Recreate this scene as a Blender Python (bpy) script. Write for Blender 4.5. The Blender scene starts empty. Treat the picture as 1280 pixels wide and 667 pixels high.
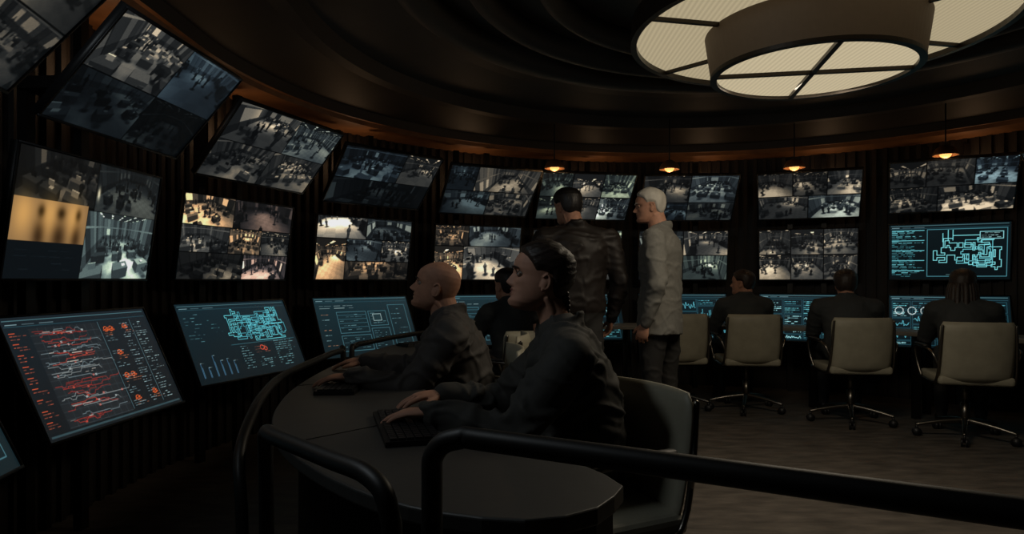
import bpy, bmesh, math, random
import numpy as np
from mathutils import Vector, Matrix, noise

scene = bpy.context.scene
scene.view_settings.view_transform = 'Standard'
EYE = 1.15
COLL = scene.collection

# ------------------------------------------------------------------ materials
def s2l(c):
    return tuple((x/12.92 if x <= .04045 else ((x+.055)/1.055)**2.4) for x in c)

def mat(name, rgb, rough=.6, metal=0., nscale=8., namt=.25, bump=0., bscale=60., stretch=None,
        emis=None, estr=0., spec=.5, bdist=.01):
    m = bpy.data.materials.new(name); m.use_nodes = True
    nt = m.node_tree; N = nt.nodes; L = nt.links
    b = N['Principled BSDF']
    c = s2l(rgb)
    tc = N.new('ShaderNodeTexCoord'); mp = N.new('ShaderNodeMapping')
    L.new(tc.outputs['Object'], mp.inputs['Vector'])
    if stretch: mp.inputs['Scale'].default_value = stretch
    nz = N.new('ShaderNodeTexNoise'); nz.inputs['Scale'].default_value = nscale
    nz.inputs['Detail'].default_value = 4
    L.new(mp.outputs['Vector'], nz.inputs['Vector'])
    cr = N.new('ShaderNodeValToRGB')
    lo = [x*(1-namt) for x in c]; hi = [min(1, x*(1+namt)) for x in c]
    cr.color_ramp.elements[0].position = .3; cr.color_ramp.elements[1].position = .7
    cr.color_ramp.elements[0].color = (*lo, 1); cr.color_ramp.elements[1].color = (*hi, 1)
    L.new(nz.outputs['Fac'], cr.inputs['Fac'])
    L.new(cr.outputs['Color'], b.inputs['Base Color'])
    b.inputs['Roughness'].default_value = rough
    b.inputs['Metallic'].default_value = metal
    b.inputs['Specular IOR Level'].default_value = spec
    if bump > 0:
        n2 = N.new('ShaderNodeTexNoise'); n2.inputs['Scale'].default_value = bscale
        n2.inputs['Detail'].default_value = 3
        L.new(mp.outputs['Vector'], n2.inputs['Vector'])
        bp = N.new('ShaderNodeBump'); bp.inputs['Strength'].default_value = bump
        bp.inputs['Distance'].default_value = bdist
        L.new(n2.outputs['Fac'], bp.inputs['Height'])
        L.new(bp.outputs['Normal'], b.inputs['Normal'])
    if emis:
        b.inputs['Emission Color'].default_value = (*s2l(emis), 1)
        b.inputs['Emission Strength'].default_value = estr
    return m

M = {}
M['wall'] = mat('wall_dark_wood', (.11, .085, .068), .65, nscale=3, stretch=(6, 6, .6), bump=.2, bscale=20)
M['slat'] = mat('slat_wood', (.115, .088, .07), .7, nscale=4, stretch=(5, 5, .4), bump=.2)
M['ceil'] = mat('ceiling_plaster', (.22, .205, .19), .6, nscale=2, namt=.25, bump=.12, bscale=8)
M['soffit'] = mat('soffit_copper', (.52, .36, .23), .5, nscale=5, namt=.3, bump=.15, bscale=30)
M['floor'] = mat('floor_boards', (.31, .285, .26), .6, nscale=5, namt=.45, stretch=(1, 3, 1), bump=.15, bscale=30)
M['desk'] = mat('desk_laminate', (.25, .245, .235), .5, nscale=20, namt=.08, bump=.03)
M['desk2'] = mat('desk_laminate_light', (.44, .42, .385), .5, nscale=20, namt=.08)
M['black'] = mat('black_metal', (.10, .09, .085), .4, metal=.3, namt=.1)
M['rail'] = mat('rail_black_paint', (.10, .09, .08), .5, metal=.1, nscale=30, namt=.15, bump=.05, bdist=.002)
M['plastic'] = mat('black_plastic', (.07, .07, .075), .5, namt=.1)
M['chrome'] = mat('brushed_metal', (.45, .43, .4), .32, metal=1., namt=.1)
M['chair'] = mat('chair_beige_leather', (.58, .56, .49), .55, nscale=12, namt=.1, bump=.1, bscale=90, bdist=.003)
M['skinF'] = mat('skin_woman', (.72, .54, .45), .6, nscale=35, namt=.10, bump=.2, bscale=260, bdist=.0006, spec=.3)
M['skinM'] = mat('skin_man', (.69, .51, .42), .6, nscale=35, namt=.14, bump=.3, bscale=220, bdist=.0008, spec=.3)
M['lips'] = mat('lips', (.54, .34, .30), .5)
M['eye'] = mat('eye_white', (.6, .58, .55), .2, namt=.02)
M['iris'] = mat('iris', (.12, .08, .05), .2)
M['hairdk'] = mat('hair_dark', (.16, .118, .09), .5, nscale=30, namt=.5, stretch=(.4, 3, 3), bump=.6, bscale=60, bdist=.004)
M['hairbk'] = mat('hair_black', (.07, .055, .05), .5, nscale=30, namt=.4, stretch=(1, 1, .2), bump=.5, bscale=120, bdist=.004)
M['hairwh'] = mat('hair_white', (.72, .70, .66), .6, nscale=30, namt=.15, stretch=(1, 1, .2), bump=.5, bscale=120, bdist=.004)
M['jackF'] = mat('jacket_dark_cotton', (.22, .215, .20), .8, nscale=10, namt=.12, bump=.3, bscale=250, bdist=.0008)
M['jackM'] = mat('jacket_charcoal', (.25, .235, .225), .75, nscale=10, namt=.12, bump=.3, bscale=250, bdist=.0008)
M['leather'] = mat('leather_jacket_black', (.13, .11, .10), .55, nscale=10, namt=.2, bump=.2, bscale=90, spec=.3, bdist=.001)
M['suit'] = mat('suit_grey_wool', (.41, .405, .385), .85, nscale=60, namt=.10, bump=.2, bscale=300, bdist=.0008)
M['trouser'] = mat('trousers_dark', (.12, .115, .11), .8, namt=.15)
M['shoe'] = mat('shoe_leather', (.08, .07, .06), .35)
M['uni'] = mat('operator_uniform', (.19, .20, .20), .8, namt=.15)
M['key'] = mat('keycaps', (.12, .12, .125), .45, namt=.1)
M['tan'] = mat('lamp_drum_fabric', (.30, .25, .195), .7, nscale=30, namt=.06, emis=(.36, .29, .21), estr=.13)
M['lampmetal'] = mat('lamp_dark_bronze', (.16, .13, .10), .4, metal=.5, namt=.1)

def emit_mat(name, rgb, strength, ribs=False):
    m = bpy.data.materials.new(name); m.use_nodes = True
    nt = m.node_tree; N = nt.nodes; L = nt.links; b = N['Principled BSDF']
    b.inputs['Base Color'].default_value = (*[x*.5 for x in s2l(rgb)], 1); b.inputs['Roughness'].default_value = .6
    tc = N.new('ShaderNodeTexCoord'); c = s2l(rgb)
    if ribs:
        w = N.new('ShaderNodeTexWave'); w.inputs['Scale'].default_value = 13
        w.bands_direction = 'X'
        L.new(tc.outputs['Object'], w.inputs['Vector'])
        src = w.outputs['Fac']; k = .80
    else:
        w = N.new('ShaderNodeTexNoise'); w.inputs['Scale'].default_value = 6
        L.new(tc.outputs['Object'], w.inputs['Vector']); src = w.outputs['Fac']; k = .85
    r = N.new('ShaderNodeValToRGB')
    r.color_ramp.elements[0].color = (*[x*k for x in c], 1); r.color_ramp.elements[1].color = (*c, 1)
    L.new(src, r.inputs['Fac']); L.new(r.outputs['Color'], b.inputs['Emission Color'])
    b.inputs['Emission Strength'].default_value = strength
    return m
M['diff'] = emit_mat('lamp_diffuser', (.74, .68, .55), .86, True)
M['diff2'] = emit_mat('lamp_diffuser_lower', (.79, .73, .60), .95, True)
M['bulb'] = emit_mat('warm_bulb', (1., .66, .36), 2.2)

def screen_material():
    m = bpy.data.materials.new('screen_picture'); m.use_nodes = True
    nt = m.node_tree; N = nt.nodes; L = nt.links; b = N['Principled BSDF']
    a = N.new('ShaderNodeAttribute'); a.attribute_name = 'Col'
    b.inputs['Base Color'].default_value = (.004, .004, .005, 1)
    b.inputs['Roughness'].default_value = .35
    L.new(a.outputs['Color'], b.inputs['Emission Color'])
    b.inputs['Emission Strength'].default_value = 1.05
    return m
M['screen'] = screen_material()

# ------------------------------------------------------------------ mesh helpers
def new_obj(name, me, parent=None, mats=(), smooth=False):
    for mm in mats: me.materials.append(mm)
    if smooth:
        me.polygons.foreach_set('use_smooth', [True]*len(me.polygons))
    o = bpy.data.objects.new(name, me); COLL.objects.link(o)
    if parent: o.parent = parent
    return o

def empty(name, loc=(0, 0, 0), yaw=0):
    e = bpy.data.objects.new(name, None); COLL.objects.link(e)
    e.location = loc; e.rotation_euler = (0, 0, math.radians(yaw)); e.empty_display_size = .1
    return e

def bm_obj(bm, name, parent=None, mats=(), smooth=False, bevel=0):
    bmesh.ops.recalc_face_normals(bm, faces=bm.faces)
    me = bpy.data.meshes.new(name); bm.to_mesh(me); bm.free()
    o = new_obj(name, me, parent, mats, smooth)
    if bevel:
        md = o.modifiers.new('bevel', 'BEVEL'); md.width = bevel; md.segments = 3; md.limit_method = 'ANGLE'
        md.angle_limit = math.radians(40)
    return o

def add_box(bm, c, s, rot=None, mi=0):
    r = rot.to_4x4() if rot is not None else Matrix()
    ret = bmesh.ops.create_cube(bm, size=1, matrix=Matrix.Translation(c) @ r @ Matrix.Diagonal((*s, 1)))
    for v in ret['verts']:
        for f in v.link_faces: f.material_index = mi

def add_ell(bm, c, s, rot=None, seg=20, mi=0):
    r = rot.to_4x4() if rot is not None else Matrix()
    ret = bmesh.ops.create_uvsphere(bm, u_segments=seg, v_segments=max(8, seg//2), radius=1,
                              matrix=Matrix.Translation(c) @ r @ Matrix.Diagonal((*s, 1)))
    for v in ret['verts']:
        for f in v.link_faces: f.material_index = mi

def catmull(rows, n):
    P = np.array(rows, float)
    if len(P) < 3 or n <= 1: return P
    out = []
    Q = np.vstack([2*P[0]-P[1], P, 2*P[-1]-P[-2]])
    for i in range(len(P)-1):
        p0, p1, p2, p3 = Q[i:i+4]
        for k in range(n):
            t = k/n
            out.append(.5*((2*p1)+(-p0+p2)*t+(2*p0-5*p1+4*p2-p3)*t*t+(-p0+3*p1-3*p2+p3)*t**3))
    out.append(P[-1])
    return np.array(out)

def add_tube(bm, pts, rad, seg=16, ref=None, sub=4, cap=True, mi=0):
    rows = []
    if not isinstance(rad, (list, tuple)): rad = [rad]*len(pts)
    for p, r in zip(pts, rad):
        ra, rb = (r if isinstance(r, (tuple, list)) else (r, r))
        rows.append([*p, ra, rb])
    R = catmull(rows, sub)
    P = [Vector(r[:3]) for r in R]
    T = []
    for i in range(len(P)):
        a = P[max(0, i-1)]; b = P[min(len(P)-1, i+1)]
        t = (b-a)
        T.append(t.normalized() if t.length > 1e-9 else Vector((0, 0, 1)))
    u = Vector(ref) if ref is not None else (Vector((0, 0, 1)) if abs(T[0].z) < .9 else Vector((1, 0, 0)))
    rings = []
    def ring(p, t, u, ra, rb):
        v = t.cross(u).normalized()
        return [bm.verts.new(p + u*(ra*math.cos(2*math.pi*k/seg)) + v*(rb*math.sin(2*math.pi*k/seg))) for k in range(seg)]
    for i in range(len(P)):
        base = Vector(ref) if ref is not None else u
        t = T[i]
        uu = base - t*base.dot(t)
        if uu.length < 1e-4: uu = u
        u = uu.normalized()
        ra, rb = R[i][3], R[i][4]
        if i == 0 and cap:
            rr = min(ra, rb)
            for a in (80, 55, 28):
                a = math.radians(a)
                rings.append(ring(P[i]-t*rr*math.sin(a), t, u, ra*math.cos(a), rb*math.cos(a)))
        rings.append(ring(P[i], t, u, ra, rb))
        if i == len(P)-1 and cap:
            rr = min(ra, rb)
            for a in (28, 55, 80):
                a = math.radians(a)
                rings.append(ring(P[i]+t*rr*math.sin(a), t, u, ra*math.cos(a), rb*math.cos(a)))
    fs = []
    for a, b in zip(rings[:-1], rings[1:]):
        for k in range(seg):
            fs.append(bm.faces.new((a[k], a[(k+1) % seg], b[(k+1) % seg], b[k])))
    fs.append(bm.faces.new(list(reversed(rings[0])))); fs.append(bm.faces.new(rings[-1]))
    for f in fs: f.material_index = mi; f.smooth = True

def lathe(bm, prof, seg=96, center=(0, 0), a0=0, a1=2*math.pi, mi=0, close=False):
    full = abs(a1-a0-2*math.pi) < 1e-6
    n = seg if full else seg+1
    cols = []
    for k in range(n):
        a = a0+(a1-a0)*k/seg
        cols.append([bm.verts.new((center[0]+r*math.cos(a), center[1]+r*math.sin(a), z)) for r, z in prof])
    m = len(prof)
    for k in range(seg):
        A = cols[k]; B = cols[(k+1) % n]
        for j in range(m if close else m-1):
            j2 = (j+1) % m
            try:
                f = bm.faces.new((A[j], B[j], B[j2], A[j2])); f.material_index = mi; f.smooth = False
            except ValueError: pass

def remesh(bm, name, parent, mats, voxel, smooth=2, disp=None, matfn=None, post=0):
    bmesh.ops.recalc_face_normals(bm, faces=bm.faces)
    me = bpy.data.meshes.new(name+'_src'); bm.to_mesh(me); bm.free()
    o = bpy.data.objects.new(name, me); COLL.objects.link(o)
    r = o.modifiers.new('r', 'REMESH'); r.mode = 'VOXEL'; r.voxel_size = voxel; r.use_smooth_shade = True
    if smooth:
        s = o.modifiers.new('s', 'SMOOTH'); s.iterations = smooth; s.factor = .5
    dg = bpy.context.evaluated_depsgraph_get()
    nm = bpy.data.meshes.new_from_object(o.evaluated_get(dg))
    o.modifiers.clear(); o.data = nm; bpy.data.meshes.remove(me); nm.name = name
    nm.materials.clear()
    for mm in mats: nm.materials.append(mm)
    if disp:
        nrm = [v.normal.copy() for v in nm.vertices]
        for v, n in zip(nm.vertices, nrm):
            v.co = v.co + n*disp(v.co)
    if matfn:
        for p in nm.polygons: p.material_index = matfn(p.center)
    nm.polygons.foreach_set('use_smooth', [True]*len(nm.polygons))
    if post:
        s = o.modifiers.new('soften', 'SMOOTH'); s.iterations = post; s.factor = .5
    if parent: o.parent = parent
    return o

# ------------------------------------------------------------------ screen pictures
class Img:
    def __init__(s, W, H, bg):
        s.W, s.H = W, H
        s.a = np.zeros((H, W, 3)); s.a[:] = bg
        y, x = np.mgrid[0:H, 0:W]; s.X = (x+.5)/W; s.Y = (y+.5)/H
    def rect(s, x0, y0, x1, y1, col, al=1.):
        i0, i1 = int(round(y0*s.H)), int(round(y1*s.H)); j0, j1 = int(round(x0*s.W)), int(round(x1*s.W))
        i1 = max(i1, i0+1); j1 = max(j1, j0+1)
        r = s.a[max(0, i0):i1, max(0, j0):j1]; r[:] = r*(1-al)+np.array(col)*al
    def blob(s, cx, cy, rx, ry, col):
        g = np.exp(-(((s.X-cx)/rx)**2+((s.Y-cy)/ry)**2))[..., None]
        s.a += g*np.array(col)
    def seg(s, x0, y0, x1, y1, col, al=1.):
        n = int(max(abs(x1-x0)*s.W, abs(y1-y0)*s.H)*1.5)+2
        t = np.linspace(0, 1, n)
        j = np.clip(((x0+(x1-x0)*t)*s.W).astype(int), 0, s.W-1)
        i = np.clip(((y0+(y1-y0)*t)*s.H).astype(int), 0, s.H-1)
        s.a[i, j] = s.a[i, j]*(1-al)+np.array(col)*al
    def box(s, x0, y0, x1, y1, col, al=1.):
        s.seg(x0, y0, x1, y0, col, al); s.seg(x0, y1, x1, y1, col, al)
        s.seg(x0, y0, x0, y1, col, al); s.seg(x1, y0, x1, y1, col, al)
    def ring(s, cx, cy, rx, ry, col):
        pr = None
        for k in range(25):
            a = k/24*2*math.pi; p = (cx+rx*math.cos(a), cy+ry*math.sin(a))
            if pr: s.seg(*pr, *p, col)
            pr = p
    def text(s, x0, y0, x1, y1, rows, col, r, dens=.7):
        for k in range(rows):
            y = y0+(y1-y0)*(k+.5)/rows; x = x0
            end = x0+(x1-x0)*r.uniform(.5, 1)
            while x < end:
                l = r.uniform(.5, 2.4)*(x1-x0)/12
                if r.random() < dens: s.seg(x, y, min(x+l, end), y, col, r.uniform(.4, 1))
                x += l*1.5

def feed(w, h, r, tint=(.85, .97, 1.), br=1., busy=1.):
    """tiny numpy ray-caster: a furnished room with people seen by a ceiling camera"""
    ss = 2; W, H = w*ss, h*ss
    RX, RY, RZ = r.uniform(7, 13), r.uniform(10, 19), r.uniform(3.4, 5.0)
    o = np.array([r.uniform(.15, .85)*RX, .4, r.uniform(2.9, RZ-.3)])
    tg = np.array([r.uniform(.3, .7)*RX, RY*r.uniform(.45, .62), r.uniform(0, .5)])
    f = tg-o; f /= np.linalg.norm(f); rt = np.cross(f, [0, 0, 1]); rt /= np.linalg.norm(rt); up = np.cross(rt, f)
    fov = r.uniform(.70, .95); y, x = np.mgrid[0:H, 0:W]
    u = ((x+.5)/W-.5)*2*fov; v = -((y+.5)/H-.5)*2*fov*h/w
    D = f+u[..., None]*rt+v[..., None]*up; D /= np.linalg.norm(D, axis=2, keepdims=True)
    D = np.where(np.abs(D) < 1e-6, 1e-6, D)
    mx = np.array([RX, RY, RZ]); T = np.where(D > 0, (mx-o)/D, (0-o)/D); ax = T.argmin(2); t = T.min(2)
    Pp = o+D*t[..., None]; X, Y, Z = Pp[..., 0], Pp[..., 1], Pp[..., 2]
    rs = np.random.RandomState(r.randint(0, 99999))
    lights = [(r.uniform(.1, .9)*RX, r.uniform(.15, .95)*RY, r.uniform(.5, 1.2)) for _ in range(r.randint(2, 4))]
    r_g = r.uniform(5, 14)
    def glow(X, Y):
        g = .32*np.ones_like(X)
        for lx, ly, li in lights: g += li*np.exp(-((X-lx)**2+(Y-ly)**2)/(r_g))
        return g
    fl = r.uniform(.28, .5); ts = r.choice([.6, 1., 1.5])
    floorc = fl*(1-.10*(((np.floor(X/ts)+np.floor(Y/ts)) % 2)))
    hsh = rs.uniform(.25, 1.15, 64)
    ps = r.uniform(.5, 1.6); kx = np.where(ax == 0, Y, X); pid = (np.floor(kx/ps).astype(int)) % 64
    wc = r.uniform(.12, .30)*hsh[pid]; wc = wc*np.where((kx/ps % 1) < .08, .3, 1)
    wc = np.where(Z < .9, wc*.55, wc)
    win = (hsh[pid] > .98) & (Z > 1.0) & (Z < 2.4); wc = np.where(win, r.uniform(.35, .7), wc)
    wc = np.where(np.abs(Z-2.7) < .08, .30, wc)
    cc = np.where(((X % 2.4) < .35) & ((Y % 2.6) < 1.3), .75, .05)
    g = glow(X, Y)
    c = np.where(ax == 2, np.where(D[..., 2] < 0, floorc*g, cc), wc*(.5+.7*g))
    dep = t.copy()
    prims = []
    lay = r.choice(['rows', 'rows', 'rand', 'edge'])
    nb = int(r.randint(10, 20)*busy)
    for k in range(nb):
        if lay == 'rows':
            px = RX*(.12+.25*(k % 4))+r.uniform(-.1, .1); py = 3.4+(k//4)*2.1; s = (.70, .36, .36)
        elif lay == 'edge':
            px = r.choice([.5, RX-.5]); py = r.uniform(3.2, RY); s = (.4, .6, r.uniform(.4, .9))
        else: px, py = r.uniform(.5, RX-.5), r.uniform(3.6, RY-.4); s = (r.uniform(.2, .6), r.uniform(.2, .5), r.uniform(.2, .5))
        prims.append(('b', (px, py, s[2]), s, r.choice([.08, .12, .16, .24, .36])))
        if r.random() < .7: prims.append(('b', (px, py+.1, 2*s[2]+.22), (.24, .04, .17), r.choice([.03, .7])))
        if r.random() < .6: prims.append(('b', (px+r.uniform(-.3, .3), py-.1, 2*s[2]+.04), (.16, .12, .04), .55))
        if r.random() < .8:
            cx_ = px+r.uniform(-.3, .3); prims.append(('b', (cx_, py-.65, .45), (.20, .18, .04), .12)); prims.append(('b', (cx_, py-.83, .7), (.18, .03, .22), .16))
    for k in range(int(r.randint(9, 20)*busy)):
        px, py = r.uniform(.4, RX-.4), r.uniform(3.2, RY-.4); cc_ = r.choice([.03, .05, .08, .15, .3])
        hh = r.choice([.80, .58])
        prims.append(('e', (px, py, hh), (.16, .14, hh), cc_)); prims.append(('e', (px, py, hh*1.45), (.23, .13, .30*hh+.05), cc_)); prims.append(('e', (px, py, hh*2+.02), (.10, .11, .13), .38 if r.random() < .5 else .08))
    for kd, pc, s, col in prims:
        pc = np.array(pc); s = np.array(s)
        sh = np.exp(-(((X-pc[0])/(s[0]*1.4+.1))**2+((Y-pc[1])/(s[1]*1.4+.1))**2)**2)
        c = np.where((ax == 2) & (D[..., 2] < 0) & (dep >= t-1e-6), c*(1-.5*sh), c)
    for kd, pc, s, col in prims:
        pc = np.array(pc); s = np.array(s)
        gg = float(glow(np.array([pc[0]]), np.array([pc[1]]))[0])
        if kd == 'b':
            t1 = (pc-s-o)/D; t2 = (pc+s-o)/D; tn = np.minimum(t1, t2); tf = np.minimum(np.maximum(t1, t2).min(2), 99)
            ti = tn.max(2); a = tn.argmax(2); hit = (ti < tf) & (ti > 0) & (ti < dep)
            shd = np.where(a == 2, 1., np.where(a == 1, .42, .25))*col*gg
        else:
            q = (o-pc)/s; d = D/s; A = (d*d).sum(2); B = (d*q).sum(2); C = (q*q).sum()-1; dd = B*B-A*C
            ti = (-B-np.sqrt(np.maximum(dd, 0)))/A; hit = (dd > 0) & (ti > 0) & (ti < dep)
            nz = (q[2]+d[..., 2]*ti); shd = col*(.45+.65*np.clip(nz, 0, 1))*gg
        c = np.where(hit, shd, c); dep = np.where(hit, ti, dep)
    c = c*np.exp(-dep*.014)
    c = c.reshape(h, ss, w, ss).mean((1, 3))
    c *= 1+rs.uniform(-.06, .06, (h, w))
    c = np.clip(c*1.25, 0, 1)
    warm = np.array((1.08, 1., .89)); cold = np.array((.91, .99, 1.08)); k = np.clip(c*2.2, 0, 1)[..., None]
    im = c[..., None]*np.array(tint)*br*(cold*(1-k)+warm*k)+np.array((.028, .034, .04))*(.4+.6*min(1, br))
    return np.clip(im, 0, .90)

COOL = (.84, .95, .98); NEUT = (1, .97, .90); WARM = (1.14, .94, .73); GREEN = (.87, 1., .93); BLUE = (.62, .80, .93); PINK = (1., .86, .83)

def grid_img(W, H, cells, seed):
    r = random.Random(seed); im = Img(W, H, (.012, .016, .02))
    for (x0, y0, x1, y1, tn, br) in cells:
        j0, j1, i0, i1 = int(x0*W)+1, int(x1*W)-1, int(y0*H)+1, int(y1*H)-1
        im.a[i0:i1, j0:j1] = feed(j1-j0, i1-i0, r, tn, br)
    return im

def cells(nx, ny, tints, seed, b0=.7, b1=1.1):
    r = random.Random(seed); out = []
    for j in range(ny):
        for i in range(nx):
            out.append((i/nx, j/ny, (i+1)/nx, (j+1)/ny, r.choice(tints), r.uniform(b0, b1)))
    return out

def draw_map(im, x0, y0, x1, y1, r, col, nx=24, ny=14, walks=7):
    g = np.zeros((ny+2, nx+2), bool)
    for k in range(walks):
        i, j = r.randint(2, ny-1), r.randint(2, nx-1)
        for t in range(14):
            d = r.choice([(0, 1), (0, 1), (0, -1), (1, 0), (-1, 0)])
            for q in range(r.randint(1, 4)):
                i = min(max(1, i+d[0]), ny); j = min(max(1, j+d[1]), nx); g[i, j] = True
    dx = (x1-x0)/nx; dy = (y1-y0)/ny
    for i in range(ny+2):
        for j in range(nx+2):
            if j+1 < nx+2 and g[i, j] != g[i, j+1]:
                im.seg(x0+j*dx, y0+(i-1)*dy, x0+j*dx, y0+i*dy, col)
            if i+1 < ny+2 and g[i, j] != g[i+1, j]:
                im.seg(x0+(j-1)*dx, y0+i*dy, x0+j*dx, y0+i*dy, col)

CY = (.46, .84, .88); TEAL = (.05, .115, .14)
def ui_base(W, H, bg=TEAL):
    im = Img(W, H, bg); im.a *= (1.15-.4*im.Y)[..., None]
    im.seg(.02, .03, .98, .03, (.3, .45, .48)); im.seg(.02, .08, .98, .08, (.15, .28, .32))
    im.text(.03, .03, .5, .09, 1, (.6, .75, .78), random.Random(3))
    return im

def ui_red(W, H):
    r = random.Random(11); im = ui_base(W, H, (.085, .115, .135))
    im.rect(.14, .1, .58, .94, (.13, .15, .165), .7)
    for k in range(1, 9): im.rect(.14+.05*k, .1, .142+.05*k, .94, (.22, .27, .29), .6)
    for k in range(1, 14): im.seg(.14, .1+.064*k, .58, .1+.064*k, (.24, .28, .30), .5)
    for row in range(9):
        y = .15+row*.09
        for rep in range(4):
            p = (.15+r.uniform(0, .1), y+r.uniform(-.03, .03))
            c = r.choice([(.60, .19, .16), (.52, .17, .15), (.50, .53, .53), (.42, .48, .50), (.66, .25, .2)])
            end = r.uniform(.35, .57)
            while p[0] < end:
                nx_ = p[0]+r.choice([.012, .02, .04, .06]); dy = r.choice([0, 0, .012, -.012, .025, -.025])
                im.seg(*p, nx_, p[1], c, .85); q = (nx_+abs(dy)*.5, min(max(p[1]+dy, y-.04), y+.045)); im.seg(nx_, p[1], *q, c, .85); p = q
                if r.random() < .15: im.rect(p[0], p[1]-.008, p[0]+.012, p[1]+.008, (.7, .3, .24) if r.random() < .5 else (.6, .64, .64))
        if r.random() < .8: im.text(.15+r.uniform(0, .2), y-.02, .5, y+.02, 2, (.75, .72, .68), r, .3)
        im.seg(.03, y-.02, .06, y-.02, (.8, .33, .2)); im.text(.03, y-.01, .12, y+.04, 2, (.72, .34, .24), r)
    for (x, y) in ((.63, .17), (.67, .17), (.78, .16), (.66, .40), (.64, .62), (.69, .62), (.65, .84), (.80, .82)):
        im.ring(x, y, .014, .022, (.85, .38, .18)); im.seg(x-.02, y+.012, x+.02, y-.01, (.8, .34, .16)); im.ring(x+.006, y+.010, .020, .008, (.75, .32, .16))
        im.text(x-.02, y+.03, x+.07, y+.07, 2, (.72, .42, .28), r)
    for k in range(6): im.text(.61, .23+.125*k, .72, .29+.125*k, 3, (.5, .62, .64), r)
    for k in range(9):
        im.text(.75, .12+k*.09, .83, .19+k*.09, 3, (.55, .66, .68), r); im.text(.86, .12+k*.09, .97, .19+k*.09, 3, (.62, .74, .75), r)
    im.seg(.59, .1, .59, .93, (.3, .42, .45)); im.seg(.84, .1, .84, .93, (.3, .42, .45))
    im.rect(.02, .955, .98, .975, (.3, .45, .48), .5)
    return im

def ui_map(W, H, seed=5):
    r = random.Random(seed); im = ui_base(W, H, (.07, .13, .155))
    draw_map(im, .36, .10, .96, .54, r, (.42, .84, .88), 44, 17, 12)
    draw_map(im, .40, .12, .92, .50, r, (.34, .72, .78), 36, 15, 9)
    draw_map(im, .44, .14, .90, .48, r, (.28, .64, .70), 30, 12, 5)
    im.text(.04, .12, .2, .5, 9, (.35, .55, .58), r, .5); im.text(.22, .2, .34, .4, 4, (.3, .5, .52), r, .4)
    for k in range(6):
        x = .05+k*.055; h = r.uniform(.1, .30); im.seg(x, .92, x, .92-h, (.26, .42, .54)); im.text(x, .9-h, x+.03, .94-h, 1, (.6, .7, .7), r)
        im.seg(x+.008, .92, x+.008, .92-h*.7, (.26, .42, .5))
    im.ring(.62, .64, .018, .03, (.85, .3, .2)); im.ring(.65, .66, .014, .024, (.85, .3, .2)); im.text(.55, .6, .72, .72, 3, (.75, .42, .3), r)
    im.text(.42, .58, .52, .9, 10, (.5, .68, .7), r); im.text(.75, .56, .96, .92, 12, (.5, .72, .74), r); im.text(.56, .76, .72, .92, 6, (.5, .68, .7), r)
    im.seg(.35, .56, .97, .56, (.2, .38, .42))
    return im

def ui_grid(W, H, seed=7):
    r = random.Random(seed); im = ui_base(W, H, (.085, .155, .178))
    im.text(.05, .12, .55, .2, 2, (.6, .7, .7), r)
    for k in range(7): im.text(.05, .26+.085*k, .16, .31+.085*k, 1, (.8, .55, .4) if k % 3 == 0 else (.5, .65, .67), r)
    for (a, b, c, d) in [(.2, .25, .5, .6), (.53, .25, .72, .5), (.53, .55, .72, .9), (.2, .65, .5, .9), (.76, .15, .95, .9)]:
        im.box(a, b, c, d, (.26, .43, .47)); im.text(a+.02, b+.03, c-.02, d-.03, 8, (.38, .55, .58), r, .5)
    for k in range(4): im.seg(.2, .3+.07*k, .5, .3+.07*k, (.2, .35, .39))
    im.rect(.57, .3, .66, .42, (.12, .2, .22)); im.box(.57, .3, .66, .42, (.6, .7, .7))
    return im

def ui_lines(W, H, seed, circ=False):
    r = random.Random(seed); im = ui_base(W, H, (.035, .09, .11))
    x = .03
    while x < .94:
        wd = r.uniform(.12, .24); x1 = min(.97, x+wd); y = .12
        while y < .92:
            hh = r.uniform(.12, .34); y1 = min(.95, y+hh); kd = r.random()
            im.box(x, y, x1, y1, (.12, .26, .30))
            c = r.choice([CY, (.66, .92, .94), (.36, .70, .76)])
            if kd < .3:
                p = (x+.01, (y+y1)/2)
                while p[0] < x1-.02:
                    q = (p[0]+.010, (y+y1)/2+r.uniform(-.3, .3)*(y1-y)); im.seg(*p, *q, c, .8); p = q
            elif kd < .42:
                q_ = x+.015
                while q_ < x1-.01: im.seg(q_, y1-.02, q_, y1-.02-r.uniform(.1, .8)*(y1-y-.04), c, .8); q_ += .018
            else: im.text(x+.01, y+.02, x1-.005, y1-.01, max(2, int((y1-y)*24)), c, r, .85)
            y = y1+.02
        x = x1+.015
    if circ:
        for k in range(3): im.ring(.09+.11*k, .3, .035, .07, (.72, .78, .78))
        im.ring(.14, .72, .022, .045, (.85, .45, .28))
        im.rect(.52, .13, .70, .26, (.45, .66, .7), .7)
    return im

def ui_bigmap(W, H):
    r = random.Random(21); im = ui_base(W, H, (.035, .075, .09))
    for k in range(14):
        im.text(.03, .11+.06*k, .30, .17+.06*k, 2, r.choice([CY, (.3, .62, .66)]), r, .9)
        if k % 3 == 0: im.seg(.03, .11+.06*k, .3, .11+.06*k, CY)
    im.box(.33, .1, .97, .94, (.3, .55, .6))
    draw_map(im, .38, .22, .93, .82, r, (.55, .94, .96), 34, 14, 10)
    draw_map(im, .42, .3, .86, .75, r, (.44, .82, .86), 26, 11, 6)
    im.seg(.5, .12, .5, .3, (.52, .92, .95)); im.seg(.54, .12, .54, .3, (.52, .92, .95)); im.seg(.46, .18, .46, .32, (.52, .92, .95))
    im.rect(.76, .16, .94, .28, (.03, .06, .07)); im.box(.76, .16, .94, .28, (.6, .9, .92)); im.text(.77, .17, .93, .28, 3, (.7, .9, .9), r)
    im.text(.35, .88, .9, .93, 1, (.5, .7, .7), r)
    return im

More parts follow.
